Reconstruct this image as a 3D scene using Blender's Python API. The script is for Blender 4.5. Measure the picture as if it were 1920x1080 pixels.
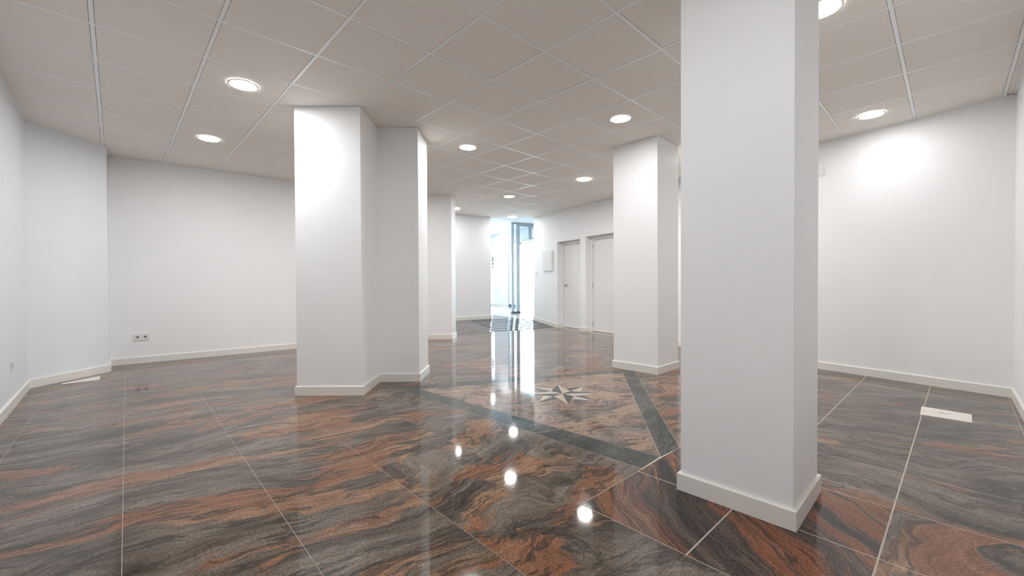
import bpy, bmesh, math, random
from mathutils import Matrix, Vector

for o in list(bpy.data.objects):
    bpy.data.objects.remove(o, do_unlink=True)
S = bpy.context.scene
COL = S.collection
random.seed(4)

# ------------------------------------------------------------------ camera, world, exposure
HZ, CZ = 1.0738, 2.7753            # eye height, height of the ceiling tiles
F_PX, YAW, PITCH, ROLL = 780.99, 0.760702, -0.011713, -0.004609
cam = bpy.data.cameras.new('camera'); cam_o = bpy.data.objects.new('camera', cam); COL.objects.link(cam_o)
cam.sensor_width = 36.0; cam.lens = F_PX * 36.0 / 1920.0; cam.clip_start = 0.02; cam.clip_end = 200
fw = Vector((math.sin(YAW) * math.cos(PITCH), math.cos(YAW) * math.cos(PITCH), math.sin(PITCH)))
rt = Vector((math.cos(YAW), -math.sin(YAW), 0)); up = rt.cross(fw)
r2 = rt * math.cos(ROLL) + up * math.sin(ROLL); u2 = up * math.cos(ROLL) - rt * math.sin(ROLL)
M = Matrix((r2, u2, -fw)).transposed().to_4x4(); M.translation = Vector((0, 0, HZ))
cam_o.matrix_world = M
S.camera = cam_o

world = bpy.data.worlds.new('overcast_sky'); S.world = world; world.use_nodes = True
bg = world.node_tree.nodes['Background']
bg.inputs['Color'].default_value = (0.86, 0.94, 1.0, 1); bg.inputs['Strength'].default_value = 2.6

LAMP = 88.0                          # emission of every ceiling downlight
vs = S.view_settings
vs.view_transform = 'Standard'; vs.look = 'None'; vs.gamma = 1.0; vs.use_curve_mapping = False
vs.exposure = 1.80

# ------------------------------------------------------------------ materials
def new_mat(name):
    m = bpy.data.materials.new(name); m.use_nodes = True
    nt = m.node_tree; b = nt.nodes['Principled BSDF']
    return m, nt, b

def plain(name, col, rough=0.5, metal=0.0, spec=0.5, bump=0.0, bscale=200.0):
    m, nt, b = new_mat(name)
    b.inputs['Roughness'].default_value = rough; b.inputs['Metallic'].default_value = metal
    b.inputs['Specular IOR Level'].default_value = spec
    geo = nt.nodes.new('ShaderNodeNewGeometry')
    nz = nt.nodes.new('ShaderNodeTexNoise'); nz.inputs['Scale'].default_value = 1.7; nz.inputs['Detail'].default_value = 3
    nt.links.new(geo.outputs['Position'], nz.inputs['Vector'])
    r = nt.nodes.new('ShaderNodeValToRGB')
    r.color_ramp.elements[0].position = 0.3; r.color_ramp.elements[1].position = 0.7
    r.color_ramp.elements[0].color = (col[0] * 0.975, col[1] * 0.975, col[2] * 0.975, 1)
    r.color_ramp.elements[1].color = (*col, 1)
    nt.links.new(nz.outputs['Fac'], r.inputs['Fac']); nt.links.new(r.outputs['Color'], b.inputs['Base Color'])
    if bump:
        n2 = nt.nodes.new('ShaderNodeTexNoise'); n2.inputs['Scale'].default_value = bscale; n2.inputs['Detail'].default_value = 4
        nt.links.new(geo.outputs['Position'], n2.inputs['Vector'])
        bp = nt.nodes.new('ShaderNodeBump'); bp.inputs['Strength'].default_value = bump; bp.inputs['Distance'].default_value = 0.002
        nt.links.new(n2.outputs['Fac'], bp.inputs['Height']); nt.links.new(bp.outputs['Normal'], b.inputs['Normal'])
    return m

def granite(name, angle, stretch=(0.62, 2.5), warp=0.32, seed=0.0,
            dark=(0.035, 0.030, 0.025), mid=(0.112, 0.087, 0.067), pale=(0.215, 0.178, 0.145),
            rust=(0.195, 0.088, 0.049), tan=(0.245, 0.145, 0.088), rust_at=0.512, rust_w=0.045, rough=0.055, mid_shift=0.0, spec=0.30):
    m, nt, b = new_mat(name)
    N, L = nt.nodes.new, nt.links.new
    geo = N('ShaderNodeNewGeometry')
    mp = N('ShaderNodeMapping'); mp.inputs['Rotation'].default_value = (0, 0, -angle); mp.inputs['Location'].default_value = (seed, seed * 1.7, 0)
    L(geo.outputs['Position'], mp.inputs['Vector'])
    def noise(vec, scale, detail=4, rough_=0.55, dist=0.0):
        n = N('ShaderNodeTexNoise'); n.inputs['Scale'].default_value = scale; n.inputs['Detail'].default_value = detail
        n.inputs['Roughness'].default_value = rough_; n.inputs['Distortion'].default_value = dist
        L(vec, n.inputs['Vector']); return n
    def vmath(op, a, bb):
        v = N('ShaderNodeVectorMath'); v.operation = op
        for i, x in enumerate((a, bb)):
            if isinstance(x, tuple): v.inputs[i].default_value = x
            else: L(x, v.inputs[i])
        return v.outputs[0]
    def smooth(val, lo, hi):
        r = N('ShaderNodeMapRange'); r.interpolation_type = 'SMOOTHSTEP'
        r.inputs['From Min'].default_value = lo; r.inputs['From Max'].default_value = hi
        L(val, r.inputs['Value']); return r.outputs['Result']
    def mix(fac, a, bb, mode='MIX'):
        x = N('ShaderNodeMix'); x.data_type = 'RGBA'; x.blend_type = mode
        if isinstance(fac, float): x.inputs[0].default_value = fac
        else: L(fac, x.inputs[0])
        for i, c in ((6, a), (7, bb)):
            if isinstance(c, tuple): x.inputs[i].default_value = (*c, 1)
            else: L(c, x.inputs[i])
        return x.outputs[2]
    w0 = noise(mp.outputs['Vector'], 0.9, 3, 0.5)
    wv = vmath('MULTIPLY', vmath('SUBTRACT', w0.outputs['Color'], (0.5, 0.5, 0.5)), (warp * 2, warp * 2, 0))
    w1 = noise(mp.outputs['Vector'], 4.5, 4, 0.6)
    wv1 = vmath('MULTIPLY', vmath('SUBTRACT', w1.outputs['Color'], (0.5, 0.5, 0.5)), (warp * 0.32, warp * 0.32, 0))
    p = vmath('ADD', vmath('ADD', mp.outputs['Vector'], wv), wv1)
    q = vmath('MULTIPLY', p, (stretch[0], stretch[1], 1.0))
    # grey body: dark to pale bands
    n1 = noise(q, 1.9, 7, 0.66, 0.25)
    ramp = N('ShaderNodeValToRGB'); cr = ramp.color_ramp
    cr.elements[0].position = 0.34; cr.elements[0].color = (*dark, 1)
    cr.elements[1].position = 0.72; cr.elements[1].color = (*pale, 1)
    e = cr.elements.new(0.49 + mid_shift); e.color = (*mid, 1)
    L(n1.outputs['Fac'], ramp.inputs['Fac'])
    c = ramp.outputs['Color']
    # rust and tan bands
    n2 = noise(vmath('ADD', q, (7.3, 3.1, 0)), 1.25, 8, 0.6, 0.3)
    fj = noise(vmath('MULTIPLY', q, (5.0, 9.0, 1)), 2.2, 4, 0.7, 0.3)
    fjm = N('ShaderNodeMath'); fjm.operation = 'MULTIPLY_ADD'; fjm.inputs[1].default_value = 0.16; fjm.inputs[2].default_value = -0.08
    L(fj.outputs['Fac'], fjm.inputs[0])
    n2s = N('ShaderNodeMath'); n2s.operation = 'ADD'; L(n2.outputs['Fac'], n2s.inputs[0]); L(fjm.outputs[0], n2s.inputs[1])
    n2b = noise(vmath('ADD', q, (1.3, 9.1, 0)), 1.6, 5, 0.6, 0.2)
    rc = mix(smooth(n2b.outputs['Fac'], 0.42, 0.62), rust, tan)
    c = mix(smooth(n2s.outputs[0], rust_at, rust_at + rust_w), c, rc)
    # thin dark seams that follow the bands
    n3 = noise(vmath('MULTIPLY', vmath('ADD', q, (2.7, 5.5, 0)), (0.8, 1.5, 1)), 1.7, 7, 0.6, 0.2)
    ab = N('ShaderNodeMath'); ab.operation = 'ABSOLUTE'
    sb = N('ShaderNodeMath'); sb.operation = 'SUBTRACT'; sb.inputs[1].default_value = 0.5
    L(n3.outputs['Fac'], sb.inputs[0]); L(sb.outputs[0], ab.inputs[0])
    seam = N('ShaderNodeMath'); seam.operation = 'SUBTRACT'; seam.inputs[0].default_value = 1.0
    L(smooth(ab.outputs[0], 0.004, 0.03), seam.inputs[1])
    sm = N('ShaderNodeMath'); sm.operation = 'MULTIPLY'; sm.inputs[1].default_value = 0.75; L(seam.outputs[0], sm.inputs[0])
    c = mix(sm.outputs[0], c, dark)
    # pale wisps
    n4 = noise(vmath('MULTIPLY', vmath('ADD', q, (11.0, 1.5, 0)), (0.9, 2.2, 1)), 2.4, 6, 0.65, 0.3)
    ws = N('ShaderNodeMath'); ws.operation = 'MULTIPLY'; ws.inputs[1].default_value = 0.55
    L(smooth(n4.outputs['Fac'], 0.63, 0.72), ws.inputs[0])
    c = mix(ws.outputs[0], c, (0.27, 0.245, 0.22))
    # fibrous streaks along the bands
    fs = N('ShaderNodeMapRange'); fs.inputs['From Min'].default_value = 0.3; fs.inputs['From Max'].default_value = 0.7
    fs.inputs['To Min'].default_value = 0.62; fs.inputs['To Max'].default_value = 1.42; L(fj.outputs['Fac'], fs.inputs['Value'])
    c = mix(1.0, c, fs.outputs['Result'], 'MULTIPLY')
    # crystal grain
    g1 = noise(geo.outputs['Position'], 95, 3, 0.75)
    gr = N('ShaderNodeMapRange'); gr.inputs['From Min'].default_value = 0.3; gr.inputs['From Max'].default_value = 0.7
    gr.inputs['To Min'].default_value = 0.45; gr.inputs['To Max'].default_value = 1.65; L(g1.outputs['Fac'], gr.inputs['Value'])
    c = mix(1.0, c, gr.outputs['Result'], 'MULTIPLY')
    g2 = noise(vmath('ADD', geo.outputs['Position'], (3.0, 1.0, 0.0)), 320, 2, 0.6)
    sp = N('ShaderNodeMath'); sp.operation = 'MULTIPLY'; sp.inputs[1].default_value = 0.6
    L(smooth(g2.outputs['Fac'], 0.66, 0.74), sp.inputs[0])
    c = mix(sp.outputs[0], c, (0.33, 0.28, 0.235))
    L(c, b.inputs['Base Color'])
    b.inputs['Roughness'].default_value = rough
    b.inputs['IOR'].default_value = 1.5; b.inputs['Specular IOR Level'].default_value = spec
    return m

MAT = {}
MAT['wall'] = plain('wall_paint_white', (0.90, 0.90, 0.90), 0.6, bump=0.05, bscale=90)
MAT['wall_cool'] = plain('wall_cool_white', (0.825, 0.85, 0.88), 0.6, bump=0.05, bscale=90)  # cooler and slightly darker white than the other walls
MAT['base'] = plain('baseboard_lacquer', (0.83, 0.80, 0.74), 0.35)
MAT['tile_c'] = plain('ceiling_tile_beige', (0.90, 0.85, 0.785), 0.85, spec=0.2, bump=0.15, bscale=400)
MAT['tbar'] = plain('ceiling_grid_white', (0.93, 0.94, 0.94), 0.3)
MAT['void'] = plain('ceiling_void', (0.10, 0.095, 0.09), 0.9)
MAT['plaster'] = plain('ceiling_plaster', (0.84, 0.86, 0.88), 0.7)
MAT['grout'] = plain('grout_pale', (0.50, 0.435, 0.37), 0.7)
MAT['door'] = plain('door_lacquer', (0.84, 0.83, 0.815), 0.35)
MAT['metal'] = plain('brushed_steel', (0.36, 0.35, 0.34), 0.35, 1.0)
MAT['alu'] = plain('anodised_aluminium', (0.42, 0.46, 0.49), 0.4, 0.6)
MAT['shoe'] = plain('dark_floor_shoe', (0.10, 0.11, 0.115), 0.5)
MAT['plastic'] = plain('white_plastic', (0.84, 0.835, 0.82), 0.35)
MAT['dark'] = plain('dark_recess', (0.10, 0.095, 0.09), 0.6)
MAT['panel'] = plain('panel_white', (0.80, 0.81, 0.79), 0.4)
MAT['cover'] = plain('floor_cover_cream', (0.78, 0.73, 0.66), 0.45)
MAT['star_l'] = plain('star_cream_marble', (0.46, 0.40, 0.325), 0.12)
MAT['star_d'] = plain('star_green_marble', (0.03, 0.033, 0.029), 0.12)
MAT['street'] = plain('street_paving', (0.62, 0.63, 0.64), 0.8)
MAT['strip'] = plain('anti_slip_strip', (0.02, 0.02, 0.022), 0.8, spec=0.2)
MAT['landing'] = plain('landing_pale_floor', (0.52, 0.54, 0.55), 0.12)  # much paler than the ramp it joins
MAT['sign'] = plain('sign_black', (0.03, 0.03, 0.03), 0.5)

D = math.radians
MAT['g_main'] = granite('granite_grey_rust', D(-8))
MAT['g_mid'] = granite('granite_mottled', D(-14), stretch=(1.0, 2.0), warp=0.55, seed=4.2, rust_at=0.50)
MAT['g_right'] = granite('granite_right_bay', D(-78), stretch=(0.8, 2.0), warp=0.42, seed=9.5, rust_at=0.545)
MAT['g_red'] = granite('granite_red_striped', D(52), stretch=(0.5, 5.0), warp=0.30, seed=2.2, rust_at=0.47, rust_w=0.09,
                       dark=(0.018, 0.015, 0.013), mid=(0.06, 0.042, 0.034), pale=(0.13, 0.085, 0.066), rust=(0.19, 0.07, 0.034), tan=(0.18, 0.09, 0.052))
MAT['g_tan'] = granite('granite_tan_field', D(-35), stretch=(0.9, 2.2), warp=0.5, seed=6.1, rust_at=0.43, rust_w=0.06,
                       mid=(0.13, 0.10, 0.08), pale=(0.24, 0.185, 0.145), rust=(0.235, 0.15, 0.105), tan=(0.27, 0.185, 0.13))
MAT['g_band'] = granite('granite_dark_green', D(20), stretch=(1.0, 2.4), warp=0.2, seed=1.1, rust_at=0.78,
                        dark=(0.018, 0.021, 0.018), mid=(0.042, 0.045, 0.039), pale=(0.09, 0.09, 0.078))
MAT['g_ramp'] = granite('granite_ramp_grey', D(-8), seed=0.0, rust_at=0.66, dark=(0.055, 0.052, 0.053), mid=(0.12, 0.112, 0.112), pale=(0.20, 0.19, 0.19), rough=0.05, spec=0.75)

def glass_mat(name, tint):
    m, nt, b = new_mat(name)
    nt.nodes.remove(b)
    out = nt.nodes['Material Output']
    tr = nt.nodes.new('ShaderNodeBsdfTransparent'); tr.inputs['Color'].default_value = (*tint, 1)
    gl = nt.nodes.new('ShaderNodeBsdfGlossy'); gl.inputs['Roughness'].default_value = 0.02
    lw = nt.nodes.new('ShaderNodeLayerWeight'); lw.inputs['Blend'].default_value = 0.5
    pw = nt.nodes.new('ShaderNodeMath'); pw.operation = 'POWER'; pw.inputs[1].default_value = 5.0
    nt.links.new(lw.outputs['Facing'], pw.inputs[0])
    fr = nt.nodes.new('ShaderNodeMath'); fr.operation = 'MULTIPLY_ADD'; fr.inputs[1].default_value = 0.9; fr.inputs[2].default_value = 0.04
    nt.links.new(pw.outputs[0], fr.inputs[0])
    mx = nt.nodes.new('ShaderNodeMixShader')
    nt.links.new(fr.outputs[0], mx.inputs[0]); nt.links.new(tr.outputs[0], mx.inputs[1]); nt.links.new(gl.outputs[0], mx.inputs[2])
    nt.links.new(mx.outputs[0], out.inputs['Surface'])
    return m
MAT['glass'] = glass_mat('clear_glass', (0.90, 0.945, 0.955))

def emit_mat(name, col, strength):
    m, nt, b = new_mat(name)
    b.inputs['Base Color'].default_value = (0.9, 0.9, 0.9, 1)
    b.inputs['Emission Color'].default_value = (*col, 1); b.inputs['Emission Strength'].default_value = strength
    return m
for k_ in (1.0, 0.8, 0.62, 0.5, 0.45, 0.3): MAT['lamp_%d' % round(k_ * 100)] = emit_mat('downlight_diffuser_%d' % round(k_ * 100), (0.985, 0.99, 1.0), LAMP * k_)

# ------------------------------------------------------------------ helpers
def link(o, parent=None):
    COL.objects.link(o)
    if parent is not None: o.parent = parent
    return o
def mesh(name, verts, faces, mat, parent=None, smooth=False):
    me = bpy.data.meshes.new(name); me.from_pydata([tuple(v) for v in verts], [], faces); me.update()
    bm = bmesh.new(); bm.from_mesh(me); bmesh.ops.recalc_face_normals(bm, faces=bm.faces[:]); bm.to_mesh(me); bm.free()
    me.materials.append(MAT[mat])
    if smooth:
        for p in me.polygons: p.use_smooth = True
    return link(bpy.data.objects.new(name, me), parent)
def tag(o, label=None, cat=None, group=None, kind=None):
    if label: o['label'] = label
    if cat: o['category'] = cat
    if group: o['group'] = group
    if kind: o['kind'] = kind
    return o
def empty(name, loc=(0, 0, 0)):
    o = bpy.data.objects.new(name, None); o.empty_display_size = 0.1; o.location = loc
    return link(o)
class MB:
    """collects solids into one mesh"""
    def __init__(s): s.v = []; s.f = []
    def prism(s, poly, z0, z1):
        n = len(poly); b = len(s.v)
        zf0 = z0 if callable(z0) else (lambda x, y: z0); zf1 = z1 if callable(z1) else (lambda x, y: z1)
        s.v += [(x, y, zf0(x, y)) for x, y in poly] + [(x, y, zf1(x, y)) for x, y in poly]
        s.f += [tuple(b + i for i in reversed(range(n))), tuple(b + n + i for i in range(n))]
        s.f += [(b + i, b + (i + 1) % n, b + n + (i + 1) % n, b + n + i) for i in range(n)]
        return s
    def frame_box(s, o, t, nrm, s0, s1, n0, n1, z0, z1):
        """box in a wall frame: o origin, t along, nrm across"""
        P = [(o[0] + t[0] * a + nrm[0] * c, o[1] + t[1] * a + nrm[1] * c) for a, c in ((s0, n0), (s1, n0), (s1, n1), (s0, n1))]
        return s.prism(P, z0, z1)
    def lathe(s, prof, seg=40, c=(0, 0, 0)):
        b = len(s.v); m = len(prof)
        for i in range(seg):
            a = 2 * math.pi * i / seg
            s.v += [(c[0] + r * math.cos(a), c[1] + r * math.sin(a), c[2] + z) for r, z in prof]
        for i in range(seg):
            j = (i + 1) % seg
            s.f += [(b + i * m + k, b + j * m + k, b + j * m + k + 1, b + i * m + k + 1) for k in range(m - 1)]
        return s
    def tube(s, p0, p1, r, seg=12):
        p0 = Vector(p0); p1 = Vector(p1); d = (p1 - p0).normalized()
        a = d.orthogonal().normalized(); bb = d.cross(a); b = len(s.v)
        for p in (p0, p1):
            s.v += [tuple(p + a * r * math.cos(2 * math.pi * i / seg) + bb * r * math.sin(2 * math.pi * i / seg)) for i in range(seg)]
        s.f += [(b + i, b + (i + 1) % seg, b + seg + (i + 1) % seg, b + seg + i) for i in range(seg)]
        s.f += [tuple(b + i for i in reversed(range(seg))), tuple(b + seg + i for i in range(seg))]
        return s
    def build(s, name, mat, parent=None, smooth=False): return mesh(name, s.v, s.f, mat, parent, smooth)

def area(P): return 0.5 * sum(P[i][0] * P[(i + 1) % len(P)][1] - P[(i + 1) % len(P)][0] * P[i][1] for i in range(len(P)))
def cut(P, p, d, keep=1):
    """clip polygon to the left (keep=1) or right (-1) of the line through p with direction d"""
    out = []; n = len(P)
    def side(a): return keep * (d[0] * (a[1] - p[1]) - d[1] * (a[0] - p[0]))
    for i in range(n):
        a, b = P[i], P[(i + 1) % n]; sa, sb = side(a), side(b)
        if sa >= 0: out.append(a)
        if (sa > 0 and sb < 0) or (sa < 0 and sb > 0):
            t = sa / (sa - sb); out.append((a[0] + (b[0] - a[0]) * t, a[1] + (b[1] - a[1]) * t))
    cl = []
    for a in out:
        if not cl or math.hypot(a[0] - cl[-1][0], a[1] - cl[-1][1]) > 1e-5: cl.append(a)
    if len(cl) > 1 and math.hypot(cl[0][0] - cl[-1][0], cl[0][1] - cl[-1][1]) < 1e-5: cl.pop()
    return cl
def inter(P, C):
    """polygon P inside the convex counter-clockwise polygon C"""
    for i in range(len(C)):
        if len(P) < 3: return []
        a, b = C[i], C[(i + 1) % len(C)]; P = cut(P, a, (b[0] - a[0], b[1] - a[1]))
    return P if len(P) >= 3 and abs(area(P)) > 2e-4 else []
def minus(P, C):
    out = []
    for i in range(len(C)):
        if len(P) < 3: break
        a, b = C[i], C[(i + 1) % len(C)]; d = (b[0] - a[0], b[1] - a[1])
        o = cut(P, a, d, -1)
        if len(o) >= 3 and abs(area(o)) > 2e-4: out.append(o)
        P = cut(P, a, d)
    return out

# ------------------------------------------------------------------ plan of the place
U = (0.9752, -0.2213); V = (0.2213, 0.9752)                 # axes of the entrance corridor
def uv(u, v): return (u * U[0] + v * V[0], u * U[1] + v * V[1])
def vv(x, y): return x * V[0] + y * V[1]
K0, K1 = (-0.668, -0.41), (5.952, -0.41)
W1, W2, B = (6.285, 1.115), (7.15, 4.16), (7.90, 7.47)
E0, E1, E2 = (7.03, 8.175), (3.3, 8.82), (3.3, 7.42)
L0, L1, L2 = (-0.062, 7.665), (-0.066, 7.185), (-0.668, 6.605)
ROOM = [K0, K1, W1, W2, B, E0, E1, E2, L0, L1, L2]
G1 = uv(7.0, 9.037); G2 = uv(7.0, 13.65); G3 = uv(5.05, 13.65)
LANDING = [B, G1, G2, G3, E0]
V0, V1, RISE = 8.05, 10.55, 0.11
def ground(x, y): return max(0.0, min((vv(x, y) - V0) * RISE, (V1 - V0) * RISE))

# ------------------------------------------------------------------ floor: slab, granite tiles, inlay, ramp
slab = MB().prism([(-0.8, -0.55), (9.2, -0.55), (10.2, 12.6), (-0.8, 12.6)], -0.12, -0.0007).build('floor', 'grout')
tag(slab, kind='structure')

FLAT = cut(ROOM, uv(0, V0), U, -1)
XL = [-1.13, -0.578, -0.025, 0.52, 1.065, 1.605, 2.125, 2.645] + [2.645 + 0.525 * i for i in range(1, 12)]
YL = [-0.82, -0.30, 0.215, 0.733, 1.248, 1.79, 2.31, 2.83, 3.365, 3.90, 4.43, 4.96, 5.50, 6.06, 6.60, 7.15, 7.70, 8.25, 8.8]
T = 0.014                                                    # the tile grid is a little out of square with the ceiling
def gx(X, Y): return (X + T * Y, Y - T * X)
# inlay outlines measured on the floor
INLAY = [(2.187, 1.219), (2.649, 1.204), (4.62, 2.682), (2.079, 3.98)]
IN1, IN2, IN3 = (2.42, 1.222), (4.385, 2.70), (2.232, 3.70)
ntile = 0
def tile(poly, mat, gap_done=True):
    global ntile
    if abs(area(poly)) < 0.0006: return
    ntile += 1
    return MB().prism(poly, -0.012, 0.0).build('floor_tile', mat, slab)
for i in range(len(XL) - 1):
    for j in range(len(YL) - 1):
        x0, x1, y0, y1 = XL[i], XL[i + 1], YL[j], YL[j + 1]
        right = x0 > 1.5 and y1 < 1.3
        gxw = 0.0034 if right else 0.0011
        gyw = 0.0034 if right else 0.0008
        if x0 > 2.6 and y0 < 0.3 and not (j in (1, 2)): gyw = 0.0010
        r = [gx(x0 + gxw, y0 + gyw), gx(x1 - gxw, y0 + gyw), gx(x1 - gxw, y1 - gyw), gx(x0 + gxw, y1 - gyw)]
        P = inter(FLAT, r)
        if not P: continue
        cx, cy = (x0 + x1) / 2, (y0 + y1) / 2
        if 1.6 < cx < 2.6 and 0.2 < cy < 1.25: mt = 'g_red'
        elif cx > 2.6 and cy < 1.3: mt = 'g_right'
        elif cx > 1.6 and cy < 5.2: mt = 'g_mid'
        elif 1.0 < cx < 1.61 and cy < 2.3: mt = 'g_mid'
        else: mt = 'g_main'
        for piece in minus(P, INLAY): tile(piece, mt)
# tan field inside the triangle
TRI = [IN1, IN2, IN3]
XI = [2.0, 2.60, 3.13, 3.66, 4.19, 4.8]; YI = [1.0, 1.525, 2.055, 2.585, 3.115, 3.66, 4.2]
STAR_C = (3.126, 2.583); R_OUT, R_IN = 0.352, 0.135
A_N = D(48)
def pol(r, a): return (STAR_C[0] + r * math.cos(a), STAR_C[1] + r * math.sin(a))
for i in range(len(XI) - 1):
    for j in range(len(YI) - 1):
        g = 0.0011
        r = [gx(XI[i] + g, YI[j] + g), gx(XI[i + 1] - g, YI[j] + g), gx(XI[i + 1] - g, YI[j + 1] - g), gx(XI[i] + g, YI[j + 1] - g)]
        P = inter(TRI, r)
        if P: tile(P, 'g_tan')
# dark green bands, each of several slabs
def band(a0, a1, b0, b1, cuts):
    """a: outer edge, b: inner edge, both running the same way"""
    cs = [0.0] + cuts + [1.0]
    lerp = lambda p, q_, t: (p[0] + (q_[0] - p[0]) * t, p[1] + (q_[1] - p[1]) * t)
    for k in range(len(cs) - 1):
        e = 0.0012
        P = [lerp(a0, a1, cs[k] + e), lerp(a0, a1, cs[k + 1] - e), lerp(b0, b1, cs[k + 1] - e), lerp(b0, b1, cs[k] + e)]
        cx = sum(p[0] for p in P) / 4; cy = sum(p[1] for p in P) / 4
        P = [(cx + (p[0] - cx) * (1 - 0.0), cy + (p[1] - cy) * (1 - 0.0)) for p in P]
        w = 0.035
        P = [lerp(P[0], P[3], w * 0.5), lerp(P[1], P[2], w * 0.5), lerp(P[1], P[2], 1 - w * 0.5), lerp(P[0], P[3], 1 - w * 0.5)]
        if area(P) < 0: P.reverse()
        MB().prism(P, -0.012, 0.0).build('band_slab', 'g_band', slab)
band((2.187, 1.219), (2.079, 3.98), IN1, IN3, [0.30, 0.62])
band((2.649, 1.204), (4.62, 2.682), IN1, IN2, [0.45, 0.86])
band((4.62, 2.682), (2.079, 3.98), IN2, IN3, [0.33, 0.68])
# compass star let into the floor: eight points, each of a cream and a dark half
def star_piece(P, mat):
    if area(P) < 0: P = P[::-1]
    MB().prism(P, -0.004, 0.0006).build('star_piece', mat, slab)
for k in range(4):
    tip = A_N - k * math.pi / 2
    star_piece([STAR_C, pol(R_OUT, tip), pol(R_IN, tip + math.pi / 4)], 'star_d')
    star_piece([STAR_C, pol(R_OUT, tip), pol(R_IN, tip - math.pi / 4)], 'star_l')
    ax = tip - math.pi / 4                                   # the small point between this tip and the next
    def on_edge(t, sgn):
        a, b_ = pol(R_IN, ax), pol(R_OUT, ax + sgn * math.pi / 4)
        return (a[0] + (b_[0] - a[0]) * t, a[1] + (b_[1] - a[1]) * t)
    star_piece([pol(R_IN, ax), pol(R_OUT, ax), on_edge(0.36, -1)], 'star_l')
    star_piece([pol(R_IN, ax), pol(R_OUT, ax), on_edge(0.36, 1)], 'star_d')

# ramp up to the entrance and its landing
rampP = cut(ROOM, uv(0, V0), U, 1)
lz = lambda x, y: ground(x, y)
mb = MB()
mb.prism(rampP, -0.002, lz)
JA, JB = (7.815, 7.42), (7.38, 8.55)                       # the joint between ramp and landing
low = cut(LANDING, uv(0, V1), U, -1)
jd = (JB[0] - JA[0], JB[1] - JA[1])
mb.prism(cut(low, JA, jd, 1), -0.002, lz)
ramp = mb.build('ramp', 'g_ramp', slab)
mb = MB(); mb.prism(cut(low, JA, jd, -1), -0.002, lz); mb.prism(cut(LANDING, uv(0, V1), U, 1), -0.002, lz)
mb.build('landing', 'landing', slab)
for k in range(8):                                          # anti-slip strips across the ramp
    v = 8.12 + k * 0.20
    u0 = 4.40; u1 = 6.0
    P = cut(cut([uv(u0, v), uv(u1, v), uv(u1, v + 0.035), uv(u0, v + 0.035)], E0, (B[0] - E0[0], B[1] - E0[1]), -1), W2, (B[0] - W2[0], B[1] - W2[1]), 1)
    if v > 9.3: u1 = 5.9
    if len(P) >= 3 and abs(area(P)) > 1e-3:
        MB().prism(P, lambda x, y: ground(x, y) - 0.001, lambda x, y: ground(x, y) + 0.0025).build('anti_slip_strip', 'strip', slab)
# joint where the landing starts
P = [(7.38, 8.55), (7.40, 8.556), (7.815, 7.42), (7.795, 7.415)]
if area(P) < 0: P.reverse()
MB().prism(P, lambda x, y: ground(x, y) - 0.001, lambda x, y: ground(x, y) + 0.0015).build('threshold_joint', 'strip', slab)

# ------------------------------------------------------------------ walls
WT = 0.14; WH = 2.92
def wall(name, a, b, mat='wall', openings=(), thick=WT, z0=0.0, ext=(0.0, 0.0)):
    """wall seen from its left side going a -> b is the outside; the room lies on the left"""
    d = Vector((b[0] - a[0], b[1] - a[1])); ln = d.length; t = d / ln; n = Vector((t.y, -t.x))
    m = MB(); s = -ext[0]
    for (s0, s1, zb, zt) in sorted(openings):
        if s0 > s: m.frame_box(a, t, n, s, s0, 0, thick, z0, WH)
        m.frame_box(a, t, n, s0, s1, 0, thick, zt, WH)
        if zb > z0 + 0.01: m.frame_box(a, t, n, s0, s1, 0, thick, z0, zb)
        s = s1
    m.frame_box(a, t, n, s, ln + ext[1], 0, thick, z0, WH)
    o = m.build(name, mat); tag(o, kind='structure')
    return o
wall('wall_back', K0, K1, 'wall', ext=(0, 0.1))
wall('wall_right', K1, W1, 'wall')
wall('wall_right_middle', W1, W2, 'wall')
DW_T = Vector((B[0] - W2[0], B[1] - W2[1])).normalized(); DW_N = Vector((DW_T.y, -DW_T.x))
S1a, S1b, S2a, S2b = 1.544, 2.392, 0.405, 1.362              # the two door openings along the door wall
wall('wall_right_doors', W2, B, 'wall', openings=[(S2a, S2b, 0, 2.083), (S1a, S1b, 0, 2.052)], thick=0.26)
wall('wall_far_left', E0, E1, 'wall')
wall('wall_alcove', E1, E2, 'wall')
wall('wall_left_back', E2, L0, 'wall')
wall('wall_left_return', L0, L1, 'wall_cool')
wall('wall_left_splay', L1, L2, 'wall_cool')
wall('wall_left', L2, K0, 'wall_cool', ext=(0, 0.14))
# the entrance hall beyond the opening
wall('wall_entrance_right', (B[0] + DW_N.x * 0.2, B[1] + DW_N.y * 0.2), G1, 'wall', thick=0.12)
FZ = (V1 - V0) * RISE
fac_open = [(0.55, 2.95, 0.0, 2.46), (3.93, 4.45, 0.30, 2.42)]
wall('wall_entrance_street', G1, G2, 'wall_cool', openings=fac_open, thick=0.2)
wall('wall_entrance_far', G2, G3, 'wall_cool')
wall('wall_entrance_left', G3, E0, 'wall_cool', thick=0.12)

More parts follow.
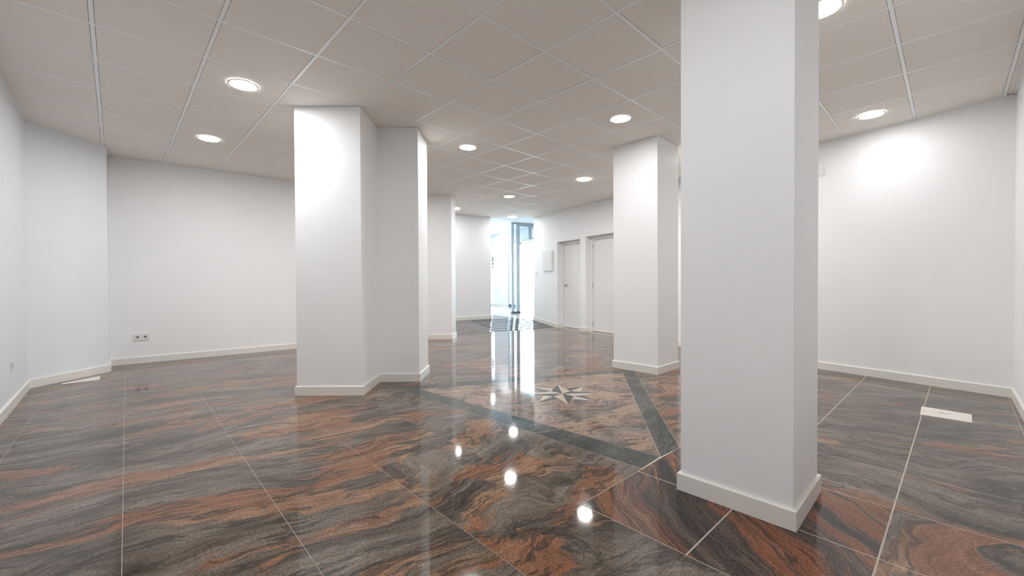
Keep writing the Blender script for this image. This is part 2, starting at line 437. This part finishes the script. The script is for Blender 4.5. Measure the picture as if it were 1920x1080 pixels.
# baseboards, mitred round corners and following the ramp
def offset_line(P, dist, closed=False):
    n = len(P); out = []
    for i in range(n):
        a = P[i - 1] if (i > 0 or closed) else None; c = P[(i + 1) % n] if (i < n - 1 or closed) else None
        p = Vector(P[i])
        ds = []
        if a is not None: ds.append((p - Vector(a)).normalized())
        if c is not None: ds.append((Vector(c) - p).normalized())
        ns = [Vector((-d.y, d.x)) for d in ds]
        if len(ns) == 1: out.append(tuple(p + ns[0] * dist))
        else:
            m = (ns[0] + ns[1]).normalized(); out.append(tuple(p + m * dist / max(0.3, m.dot(ns[0]))))
    return out
def baseboard(name, P, parent=None, closed=False, h=0.088, t=0.015, zf=None):
    """P runs with the room on its left"""
    zf = zf or (lambda x, y: 0.0)
    a = P; b = offset_line(P, t, closed); c = offset_line(P, t - 0.004, closed)
    n = len(P); v = []; f = []
    for i in range(n):
        z = zf(*P[i])
        v += [(*a[i], z), (*b[i], z), (*b[i], z + h - 0.004), (*c[i], z + h), (*a[i], z + h)]
    m = n if closed else n - 1
    for i in range(m):
        j = (i + 1) % n
        for k in range(5):
            k2 = (k + 1) % 5
            f.append((i * 5 + k, j * 5 + k, j * 5 + k2, i * 5 + k2))
    if not closed:
        f += [tuple(range(5)), tuple((n - 1) * 5 + k for k in range(5))]
    o = mesh(name, v, f, 'base', parent)
    return o
def dwp(s, n=0.0): return (W2[0] + DW_T.x * s + DW_N.x * n, W2[1] + DW_T.y * s + DW_N.y * n)
tag(baseboard('baseboard_right', [K0, K1, W1, W2, dwp(S2a - 0.002)]), kind='structure')
tag(baseboard('baseboard_pillar', [dwp(S2b, 0.10), dwp(S2b), dwp(S1a), dwp(S1a, 0.10)]), kind='structure')
tag(baseboard('baseboard_entrance', [dwp(S1b, 0.12), dwp(S1b), dwp((V0 - vv(*W2)) if False else S1b + 0.02), B, (B[0] + DW_N.x * 0.25, B[1] + DW_N.y * 0.25)], zf=ground), kind='structure')
tag(baseboard('baseboard_far_left', [uv(5.05, 10.6), E0, (E1[0], E1[1])], zf=ground), kind='structure')
tag(baseboard('baseboard_left', [E2, L0, L1, L2, K0]), kind='structure')
tag(baseboard('baseboard_street', [uv(7.0, 9.037 + 2.97), uv(7.0, 13.65), uv(5.05, 13.65)], zf=ground), kind='structure')

# ------------------------------------------------------------------ ceiling: void, grid bars, tiles
hull = [(-0.9, -0.65), (9.3, -0.65), (10.3, 12.7), (-0.9, 12.7)]
ceil = MB().prism(hull, 2.885, 2.95).build('ceiling', 'void'); tag(ceil, kind='structure')
CEIL = cut(ROOM, E0, (B[0] - E0[0], B[1] - E0[1]), -1) if False else ROOM
X0, Y0 = -0.0912, 3.2609
LIGHTS = [(0.8088, 4.1609), (0.8088, 5.9609), (3.2088, 4.1609), (3.8088, 2.3609), (5.6088, 4.1609), (5.6088, 5.9609),
          (7.4088, 7.7609), (5.6088, 7.7609), (5.6088, 0.5609), (3.2088, 0.5609), (0.8088, 2.3609), (0.8088, 0.5609), (3.2088, 5.9609), (5.6088, 2.3609)]  # the last ones are unseen: guessed spots on the tile pattern, added for light
for i in range(-2, 15):
    for j in range(-8, 11):
        x0, y0 = X0 + 0.6 * i, Y0 + 0.6 * j
        e = 0.0143
        r = [(x0 + e, y0 + e), (x0 + 0.6 - e, y0 + e), (x0 + 0.6 - e, y0 + 0.6 - e), (x0 + e, y0 + 0.6 - e)]
        P = inter(CEIL, r)
        if not P or abs(area(P)) < 0.002: continue
        dz = random.uniform(-0.0004, 0.0035)
        MB().prism(P, CZ + dz, CZ + 0.016).build('ceiling_tile', 'tile_c', ceil)
def seg_in(poly, fixed, axis):
    """intervals of the axis line inside poly"""
    xs = []
    for i in range(len(poly)):
        a, b = poly[i], poly[(i + 1) % len(poly)]
        p, q_ = (a, b) if axis == 'x' else ((a[1], a[0]), (b[1], b[0]))
        if (p[0] - fixed) * (q_[0] - fixed) < 0: xs.append(p[1] + (q_[1] - p[1]) * (fixed - p[0]) / (q_[0] - p[0]))
    xs.sort(); return list(zip(xs[::2], xs[1::2]))
for i in range(-2, 16):
    x = X0 + 0.6 * i
    for a, b in seg_in(CEIL, x, 'x'):
        m = MB(); m.prism([(x - 0.012, a), (x + 0.012, a), (x + 0.012, b), (x - 0.012, b)], CZ + 0.0012, CZ + 0.0035)
        m.prism([(x - 0.0012, a), (x + 0.0012, a), (x + 0.0012, b), (x - 0.0012, b)], CZ + 0.0035, CZ + 0.04)
        m.build('main_runner', 'tbar', ceil)
for j in range(-8, 12):
    y = Y0 + 0.6 * j
    for a, b in seg_in(CEIL, y, 'y'):
        m = MB(); m.prism([(a, y - 0.012), (b, y - 0.012), (b, y + 0.012), (a, y + 0.012)], CZ + 0.0014, CZ + 0.0038)
        m.prism([(a, y - 0.0012), (b, y - 0.0012), (b, y + 0.0012), (a, y + 0.0012)], CZ + 0.0038, CZ + 0.04)
        m.build('cross_tee', 'tbar', ceil)
# white edge angle along the walls
for k, (a, b) in enumerate(((K0, K1), (K1, W1), (W1, W2), (W2, B), (E0, E1), (E1, E2), (E2, L0), (L0, L1), (L1, L2), (L2, K0))):
    d = Vector((b[0] - a[0], b[1] - a[1])); ln = d.length; t = d / ln; n = Vector((-t.y, t.x))
    MB().frame_box(a, t, n, 0, ln, 0, 0.02, CZ - 0.002, CZ + 0.0005).build('edge_angle', 'tbar', ceil)
lc = MB().prism(LANDING, CZ + 0.002, CZ + 0.03).build('ceiling_entrance', 'plaster'); tag(lc, kind='structure')

# ------------------------------------------------------------------ columns
def column(P, label, z0=0.0):
    """P counter-clockwise outline of the shaft"""
    if area(P) < 0: P = P[::-1]
    c = (sum(p[0] for p in P) / len(P), sum(p[1] for p in P) / len(P))
    root = empty('column', (c[0], c[1], 0)); tag(root, label, 'column')
    Q = [(p[0] - c[0], p[1] - c[1]) for p in P]
    sh = MB().prism(Q, z0, CZ - 0.0008).build('shaft', 'wall', root)
    baseboard('baseboard', Q[::-1], root, closed=True)
    return root
column([(2.115, 0.462), (2.590, 0.462), (2.590, 0.957), (2.115, 0.957)], 'large square white column in the right foreground, nearest to the viewer')
column([(4.570, 2.345), (5.105, 2.345), (5.105, 2.935), (4.570, 2.935)], 'square white column in front of the doors at the end of a dark floor band')
column([(1.258, 4.338), (1.715, 3.905), (2.082, 4.303), (2.408, 4.012), (2.730, 4.345), (1.947, 5.069)], 'wide stepped white column left of centre with a notched corner')
column([(4.69, 6.615), (5.01, 6.925), (4.59, 7.355), (4.27, 7.045)], 'slim white column behind the stepped column, before the entrance ramp')

# ------------------------------------------------------------------ ceiling downlights
LL = ['round lit downlight over the left bay, the larger and nearer of two', 'round lit downlight over the left bay near the socket wall, the smaller of two',
      'round lit downlight just right of the stepped column', 'round lit downlight in front of the square column by the doors',
      'round lit downlight between the doors and the aisle', 'round lit downlight in the middle of the aisle towards the entrance',
      'farthest lit downlight, right at the entrance opening', 'lit downlight half hidden behind the slim column',
      'round lit downlight close to the right wall', 'bright downlight cut off by the foreground column at the top edge',
      'added downlight over the left bay near the viewer, out of frame above', 'added downlight directly above the viewer, out of frame', 'added downlight hidden behind the stepped column', 'added downlight over the right bay, hidden behind the foreground column']  # out-of-frame and hidden lamps on this row are added to fill out the light
def downlight(x, y, z, label, lm='lamp_80'):
    r = empty('ceiling_light', (x, y, z)); tag(r, label, 'ceiling light', 'round ceiling downlights')
    MB().lathe([(0.094, 0.0), (0.096, -0.006), (0.106, -0.007), (0.114, -0.004), (0.115, 0.0)], 40).build('trim_ring', 'tbar', r, True)
    m = MB(); m.v = [(0, 0, -0.0045)] + [(0.095 * math.cos(2 * math.pi * i / 28), 0.095 * math.sin(2 * math.pi * i / 28), -0.0035) for i in range(28)]
    m.f = [(0, 1 + (i + 1) % 28, 1 + i) for i in range(28)]; m.build('diffuser', lm, r)
    return r
LM = [80, 80, 80, 50, 100, 80, 50, 45, 30, 62, 62, 50, 80, 80]
for (x, y), lb, k_ in zip(LIGHTS, LL, LM): downlight(x, y, CZ - 0.0008, lb, 'lamp_%d' % k_)
downlight(9.02, 10.47, CZ + 0.002, 'faint downlight over the entrance hall beside the far left wall end')

# ------------------------------------------------------------------ the two recessed doors
def door(name, s0, s1, ztop, handle_left):
    """s0..s1 opening along the door wall; left in the picture is the larger s"""
    fr = 0.05; n0, n1 = 0.150, 0.235
    slab_m = MB().frame_box(W2, DW_T, DW_N, s0 + fr + 0.003, s1 - fr - 0.003, 0.172, 0.212, 0.012, ztop - fr - 0.028)
    d = slab_m.build(name, 'door'); tag(d, kind='structure')
    m = MB(); m.frame_box(W2, DW_T, DW_N, s1 - fr, s1 - 0.0005, n0, n1, 0, ztop - 0.001); m.build('jamb', 'door', d)
    m = MB(); m.frame_box(W2, DW_T, DW_N, s0 + 0.0005, s0 + fr, n0, n1, 0, ztop - 0.001); m.build('jamb', 'door', d)
    m = MB(); m.frame_box(W2, DW_T, DW_N, s0 + fr, s1 - fr, n0, n1, ztop - fr - 0.022, ztop - 0.001); m.build('head', 'door', d)
    m = MB(); m.frame_box(W2, DW_T, DW_N, s0 - 0.02, s1 + 0.02, 0.262, 0.27, 0, ztop + 0.02); m.build('back_panel', 'dark', d)
    hs = (s1 - fr - 0.07) if handle_left else (s0 + fr + 0.07); dirn = -1 if handle_left else 1
    hz = 1.02
    p = lambda s, n, z: (*dwp(s, n), z)
    h = MB().tube(p(hs, 0.172, hz), p(hs, 0.164, hz), 0.026, 20).build('rose', 'metal', d)
    m = MB().tube(p(hs, 0.166, hz), p(hs, 0.118, hz), 0.009); m.tube(p(hs - 0.006 * dirn, 0.124, hz), p(hs + 0.11 * dirn, 0.124, hz), 0.0085)
    m.build('lever', 'metal', d)
    gs = (s0 + fr) if handle_left else (s1 - fr)
    for z in (0.16, 1.02, 1.87):
        MB().tube(p(gs, 0.164, z - 0.045), p(gs, 0.164, z + 0.045), 0.0075).build('hinge', 'metal', d)
    for z in ([] if handle_left else [0.62, 1.22, 1.62]):
        m = MB(); m.frame_box(W2, DW_T, DW_N, s0 + fr + 0.004, s1 - fr - 0.004, 0.1712, 0.1722, z, z + 0.004); m.build('groove', 'panel', d)
    return d
door('door_1', S1a, S1b, 2.052, True)
door('door_2', S2a, S2b, 2.083, False)

# ------------------------------------------------------------------ fittings on the walls
def wall_frame(a, b):
    t = Vector((b[0] - a[0], b[1] - a[1])).normalized(); return t, Vector((-t.y, t.x))     # n points into the room
# fuse box between the door and the entrance
r = empty('electrical_panel', (*dwp(2.745, 0), 1.36)); tag(r, 'white electrical panel with a raised frame, on the wall left of the doors', 'electrical panel')
def part(name, o, mbd, mat, root):
    x = mbd.build(name, mat, root); x.matrix_parent_inverse = Matrix.Translation(-Vector(root.location)); return x
part('frame', None, MB().frame_box(W2, DW_T, DW_N, 2.545, 2.945, -0.022, -0.0005, 1.36, 1.868), 'panel', r)
part('cover', None, MB().frame_box(W2, DW_T, DW_N, 2.565, 2.925, -0.036, -0.0222, 1.382, 1.846), 'panel', r)
part('latch', None, MB().frame_box(W2, DW_T, DW_N, 2.585, 2.6, -0.042, -0.0362, 1.58, 1.63), 'plastic', r)
r = empty('light_switch', (*dwp(3.27, 0), 1.28)); tag(r, 'small white light switch beside the entrance opening, left of the electrical panel', 'light switch')
part('plate', None, MB().frame_box(W2, DW_T, DW_N, 3.23, 3.31, -0.009, -0.0005, 1.28, 1.36), 'plastic', r)
part('rocker', None, MB().frame_box(W2, DW_T, DW_N, 3.245, 3.295, -0.014, -0.0092, 1.292, 1.348), 'plastic', r)

def socket(o, t, n, s, z, count, label, w=0.079):
    c = Vector(o) + t * s
    r = empty('wall_socket', (c.x, c.y, z)); tag(r, label, 'socket')
    L_ = w * count
    part('plate', None, MB().frame_box(o, t, n, s - L_ / 2, s + L_ / 2, 0.0005, 0.009, z - 0.047, z + 0.047), 'plastic', r)
    for k in range(count):
        sc = s - L_ / 2 + w * (k + 0.5)
        p = lambda a, b_, zz: tuple((Vector(o) + t * a + n * b_)[:]) + (zz,)
        part('insert', None, MB().frame_box(o, t, n, sc - w / 2 + 0.006, sc + w / 2 - 0.006, 0.0092, 0.012, z - 0.036, z + 0.036), 'plastic', r)
        # round well with its dark upper lip and two pin holes
        m = MB(); N_ = 28; v = []; f = []
        for i in range(N_):
            a = 2 * math.pi * i / N_
            for rr, nn in ((0.021, 0.0125), (0.019, 0.0135), (0.0175, 0.0125)):
                v.append(p(sc + rr * math.cos(a), nn, z + rr * math.sin(a)))
        for i in range(N_):
            j = (i + 1) % N_
            for k2 in range(2): f.append((i * 3 + k2, j * 3 + k2, j * 3 + k2 + 1, i * 3 + k2 + 1))
        m.v, m.f = v, f; part('rim', None, m, 'plastic', r)
        part('well', None, MB().tube(p(sc, 0.0121, z), p(sc, 0.0124, z), 0.0172, 28), 'metal', r)
        for q_ in (-1, 1): part('pin_hole', None, MB().tube(p(sc + q_ * 0.0095, 0.0124, z), p(sc + q_ * 0.0095, 0.0128, z), 0.0028, 10), 'dark', r)
    return r
t, n = wall_frame(E2, L0)
socket(E2, t, n, (Vector((0.252, 7.65)) - Vector(E2)).dot(t), 0.360, 2, 'white double wall socket low on the left rear wall')
t, n = wall_frame(L2, K0)
socket(L2, t, n, L2[1] - 5.64, 0.372, 1, 'white single wall socket low on the far left side wall', 0.085)
# junction box cover high on the right wall, partly behind the foreground column
t, n = wall_frame(K1, W1)
s_ = (Vector((6.272, 1.05)) - Vector(K1)).dot(t)
r = empty('junction_box', (6.27, 1.1, 2.37)); tag(r, 'small white junction box cover high on the right wall, behind the foreground column', 'junction box')
part('cover', None, MB().frame_box(K1, t, n, s_, s_ + 0.11, 0.0005, 0.010, 2.370, 2.472), 'plastic', r)
for dz in (0.015, 0.087): part('screw', None, MB().frame_box(K1, t, n, s_ + 0.012, s_ + 0.020, 0.0101, 0.0115, 2.37 + dz - 0.004, 2.37 + dz + 0.004), 'panel', r)

# ------------------------------------------------------------------ floor box covers
def floor_cover(P, label, marks):
    c = (sum(p[0] for p in P) / 4, sum(p[1] for p in P) / 4)
    r = empty('floor_box_cover', (c[0], c[1], 0)); tag(r, label, 'floor box')
    Q = [(p[0] - c[0], p[1] - c[1]) for p in P]
    MB().prism(Q, 0.0004, 0.004).build('frame', 'cover', r)
    MB().prism([(x * 0.95, y * 0.95) for x, y in Q], 0.0041, 0.0056).build('lid', 'cover', r)
    if marks:
        for (x, y, w, h) in ((-0.035, 0.035, 0.012, 0.004), (0.012, 0.03, 0.028, 0.005), (0.0, -0.005, 0.012, 0.030), (0.02, -0.035, 0.006, 0.022), (-0.02, 0.062, 0.004, 0.012), (0.0, 0.115, 0.008, 0.008)):
            MB().prism([(x, y), (x + w, y), (x + w, y + h), (x, y + h)], 0.0057, 0.0062).build('slot', 'dark', r)
    return r
floor_cover([(4.674, -0.124), (4.965, -0.127), (4.980, 0.160), (4.676, 0.158)], 'cream square floor box cover with small dark slots, near the right corner', True)
floor_cover([(-0.437, 6.605), (-0.145, 6.605), (-0.142, 6.888), (-0.437, 6.60 + 0.06)][:4], 'plain cream floor box cover against the splayed left wall', False)

# ------------------------------------------------------------------ glazed screen in the entrance hall
def up_(u, v): return uv(u, v)
gl = empty('glass_screen', (*uv(6.12, 10.05), ground(*uv(6.12, 10.05)))); tag(gl, 'tall clear glass screen with grey metal posts and a glass door in the entrance hall', 'glass screen')
gz = ground(*uv(6.12, 10.05))
def ubox(u0, u1, v0, v1, z0, z1): return MB().prism([uv(u0, v0), uv(u1, v0), uv(u1, v1), uv(u0, v1)], z0, z1)
part('post', None, ubox(5.985, 6.045, 10.02, 10.08, gz, CZ), 'alu', gl)
part('post', None, ubox(6.150, 6.225, 10.00, 10.08, gz, CZ), 'alu', gl)
part('floor_shoe', None, ubox(5.975, 6.235, 9.995, 10.085, gz - 0.01, gz + 0.055), 'shoe', gl)
part('glass_pane', None, ubox(6.046, 6.149, 10.045, 10.055, gz + 0.056, CZ - 0.06), 'glass', gl)
part('header', None, ubox(6.226, 6.995, 10.0, 10.08, CZ - 0.10, CZ), 'alu', gl)
part('header', None, ubox(6.046, 6.149, 10.0, 10.08, CZ - 0.05, CZ), 'alu', gl)
part('transom', None, ubox(6.226, 6.995, 10.01, 10.07, 2.245, 2.33), 'plastic', gl)
part('post', None, ubox(6.56, 6.63, 10.01, 10.07, 2.331, CZ - 0.101), 'alu', gl)
part('transom_pane', None, ubox(6.226, 6.559, 10.035, 10.045, 2.331, CZ - 0.101), 'glass', gl)
part('transom_pane', None, ubox(6.631, 6.99, 10.035, 10.045, 2.331, CZ - 0.101), 'glass', gl)
dr = part('door_pane', None, ubox(6.232, 6.985, 10.035, 10.047, gz + 0.02, 2.238), 'glass', gl)
part('patch_hinge', None, ubox(6.232, 6.29, 10.02, 10.06, 2.16, 2.236), 'alu', gl)
# street doorway frame and pane
dn = 9.037
sd = MB()
sd.prism([uv(7.0, dn + 2.88), uv(7.09, dn + 2.88), uv(7.09, dn + 2.95), uv(7.0, dn + 2.95)], FZ - 0.05, 2.46)
o = sd.build('door_3', 'alu'); tag(o, kind='structure')
MB().prism([uv(7.0, dn + 0.55), uv(7.09, dn + 0.55), uv(7.09, dn + 0.62), uv(7.0, dn + 0.62)], 0.1, 2.46).build('jamb', 'alu', o)
MB().prism([uv(7.0, dn + 0.621), uv(7.09, dn + 0.621), uv(7.09, dn + 2.879), uv(7.0, dn + 2.879)], 2.40, 2.46).build('head', 'alu', o)
MB().prism([uv(7.0, dn + 2.60), uv(7.09, dn + 2.60), uv(7.09, dn + 2.95), uv(7.0, dn + 2.95)][:4], FZ - 0.05, FZ + 0.10).build('floor_shoe', 'shoe', o)
MB().prism([uv(7.04, dn + 0.621), uv(7.05, dn + 0.621), uv(7.05, dn + 2.879), uv(7.04, dn + 2.879)], 0.2, 2.40).build('pane', 'glass', o)
# shop window further along the street wall with dark lettering seen edge-on
w = MB(); a0, a1 = dn + 3.93, dn + 4.45
for (va, vb, za, zb) in ((a0, a0 + 0.04, 0.30, 2.42), (a1 - 0.04, a1, 0.30, 2.42), (a0 + 0.04, a1 - 0.04, 2.38, 2.42), (a0 + 0.04, a1 - 0.04, 0.30, 0.34)):
    w.prism([uv(7.02, va), uv(7.08, va), uv(7.08, vb), uv(7.02, vb)], za, zb)
o = w.build('window_1', 'plastic'); tag(o, kind='structure')
MB().prism([uv(7.045, a0 + 0.04), uv(7.053, a0 + 0.04), uv(7.053, a1 - 0.04), uv(7.045, a1 - 0.04)], 0.34, 2.38).build('pane', 'glass', o)
zz = 1.62
for k in range(6):
    va = a0 + 0.10 + 0.02 * (k % 2); hgt = [0.05, 0.03, 0.06, 0.04, 0.06, 0.05][k]
    MB().prism([uv(7.040, va), uv(7.044, va), uv(7.044, va + 0.16), uv(7.040, va + 0.16)], zz, zz + hgt).build('letter_stroke', 'sign', o)
    zz += hgt + 0.02

# ------------------------------------------------------------------ the street outside
st = MB().prism([uv(7.2, 0), uv(40, 0), uv(40, 40), uv(7.2, 40)], 0.0, 0.2).build('street_pavement', 'street'); tag(st, kind='structure')
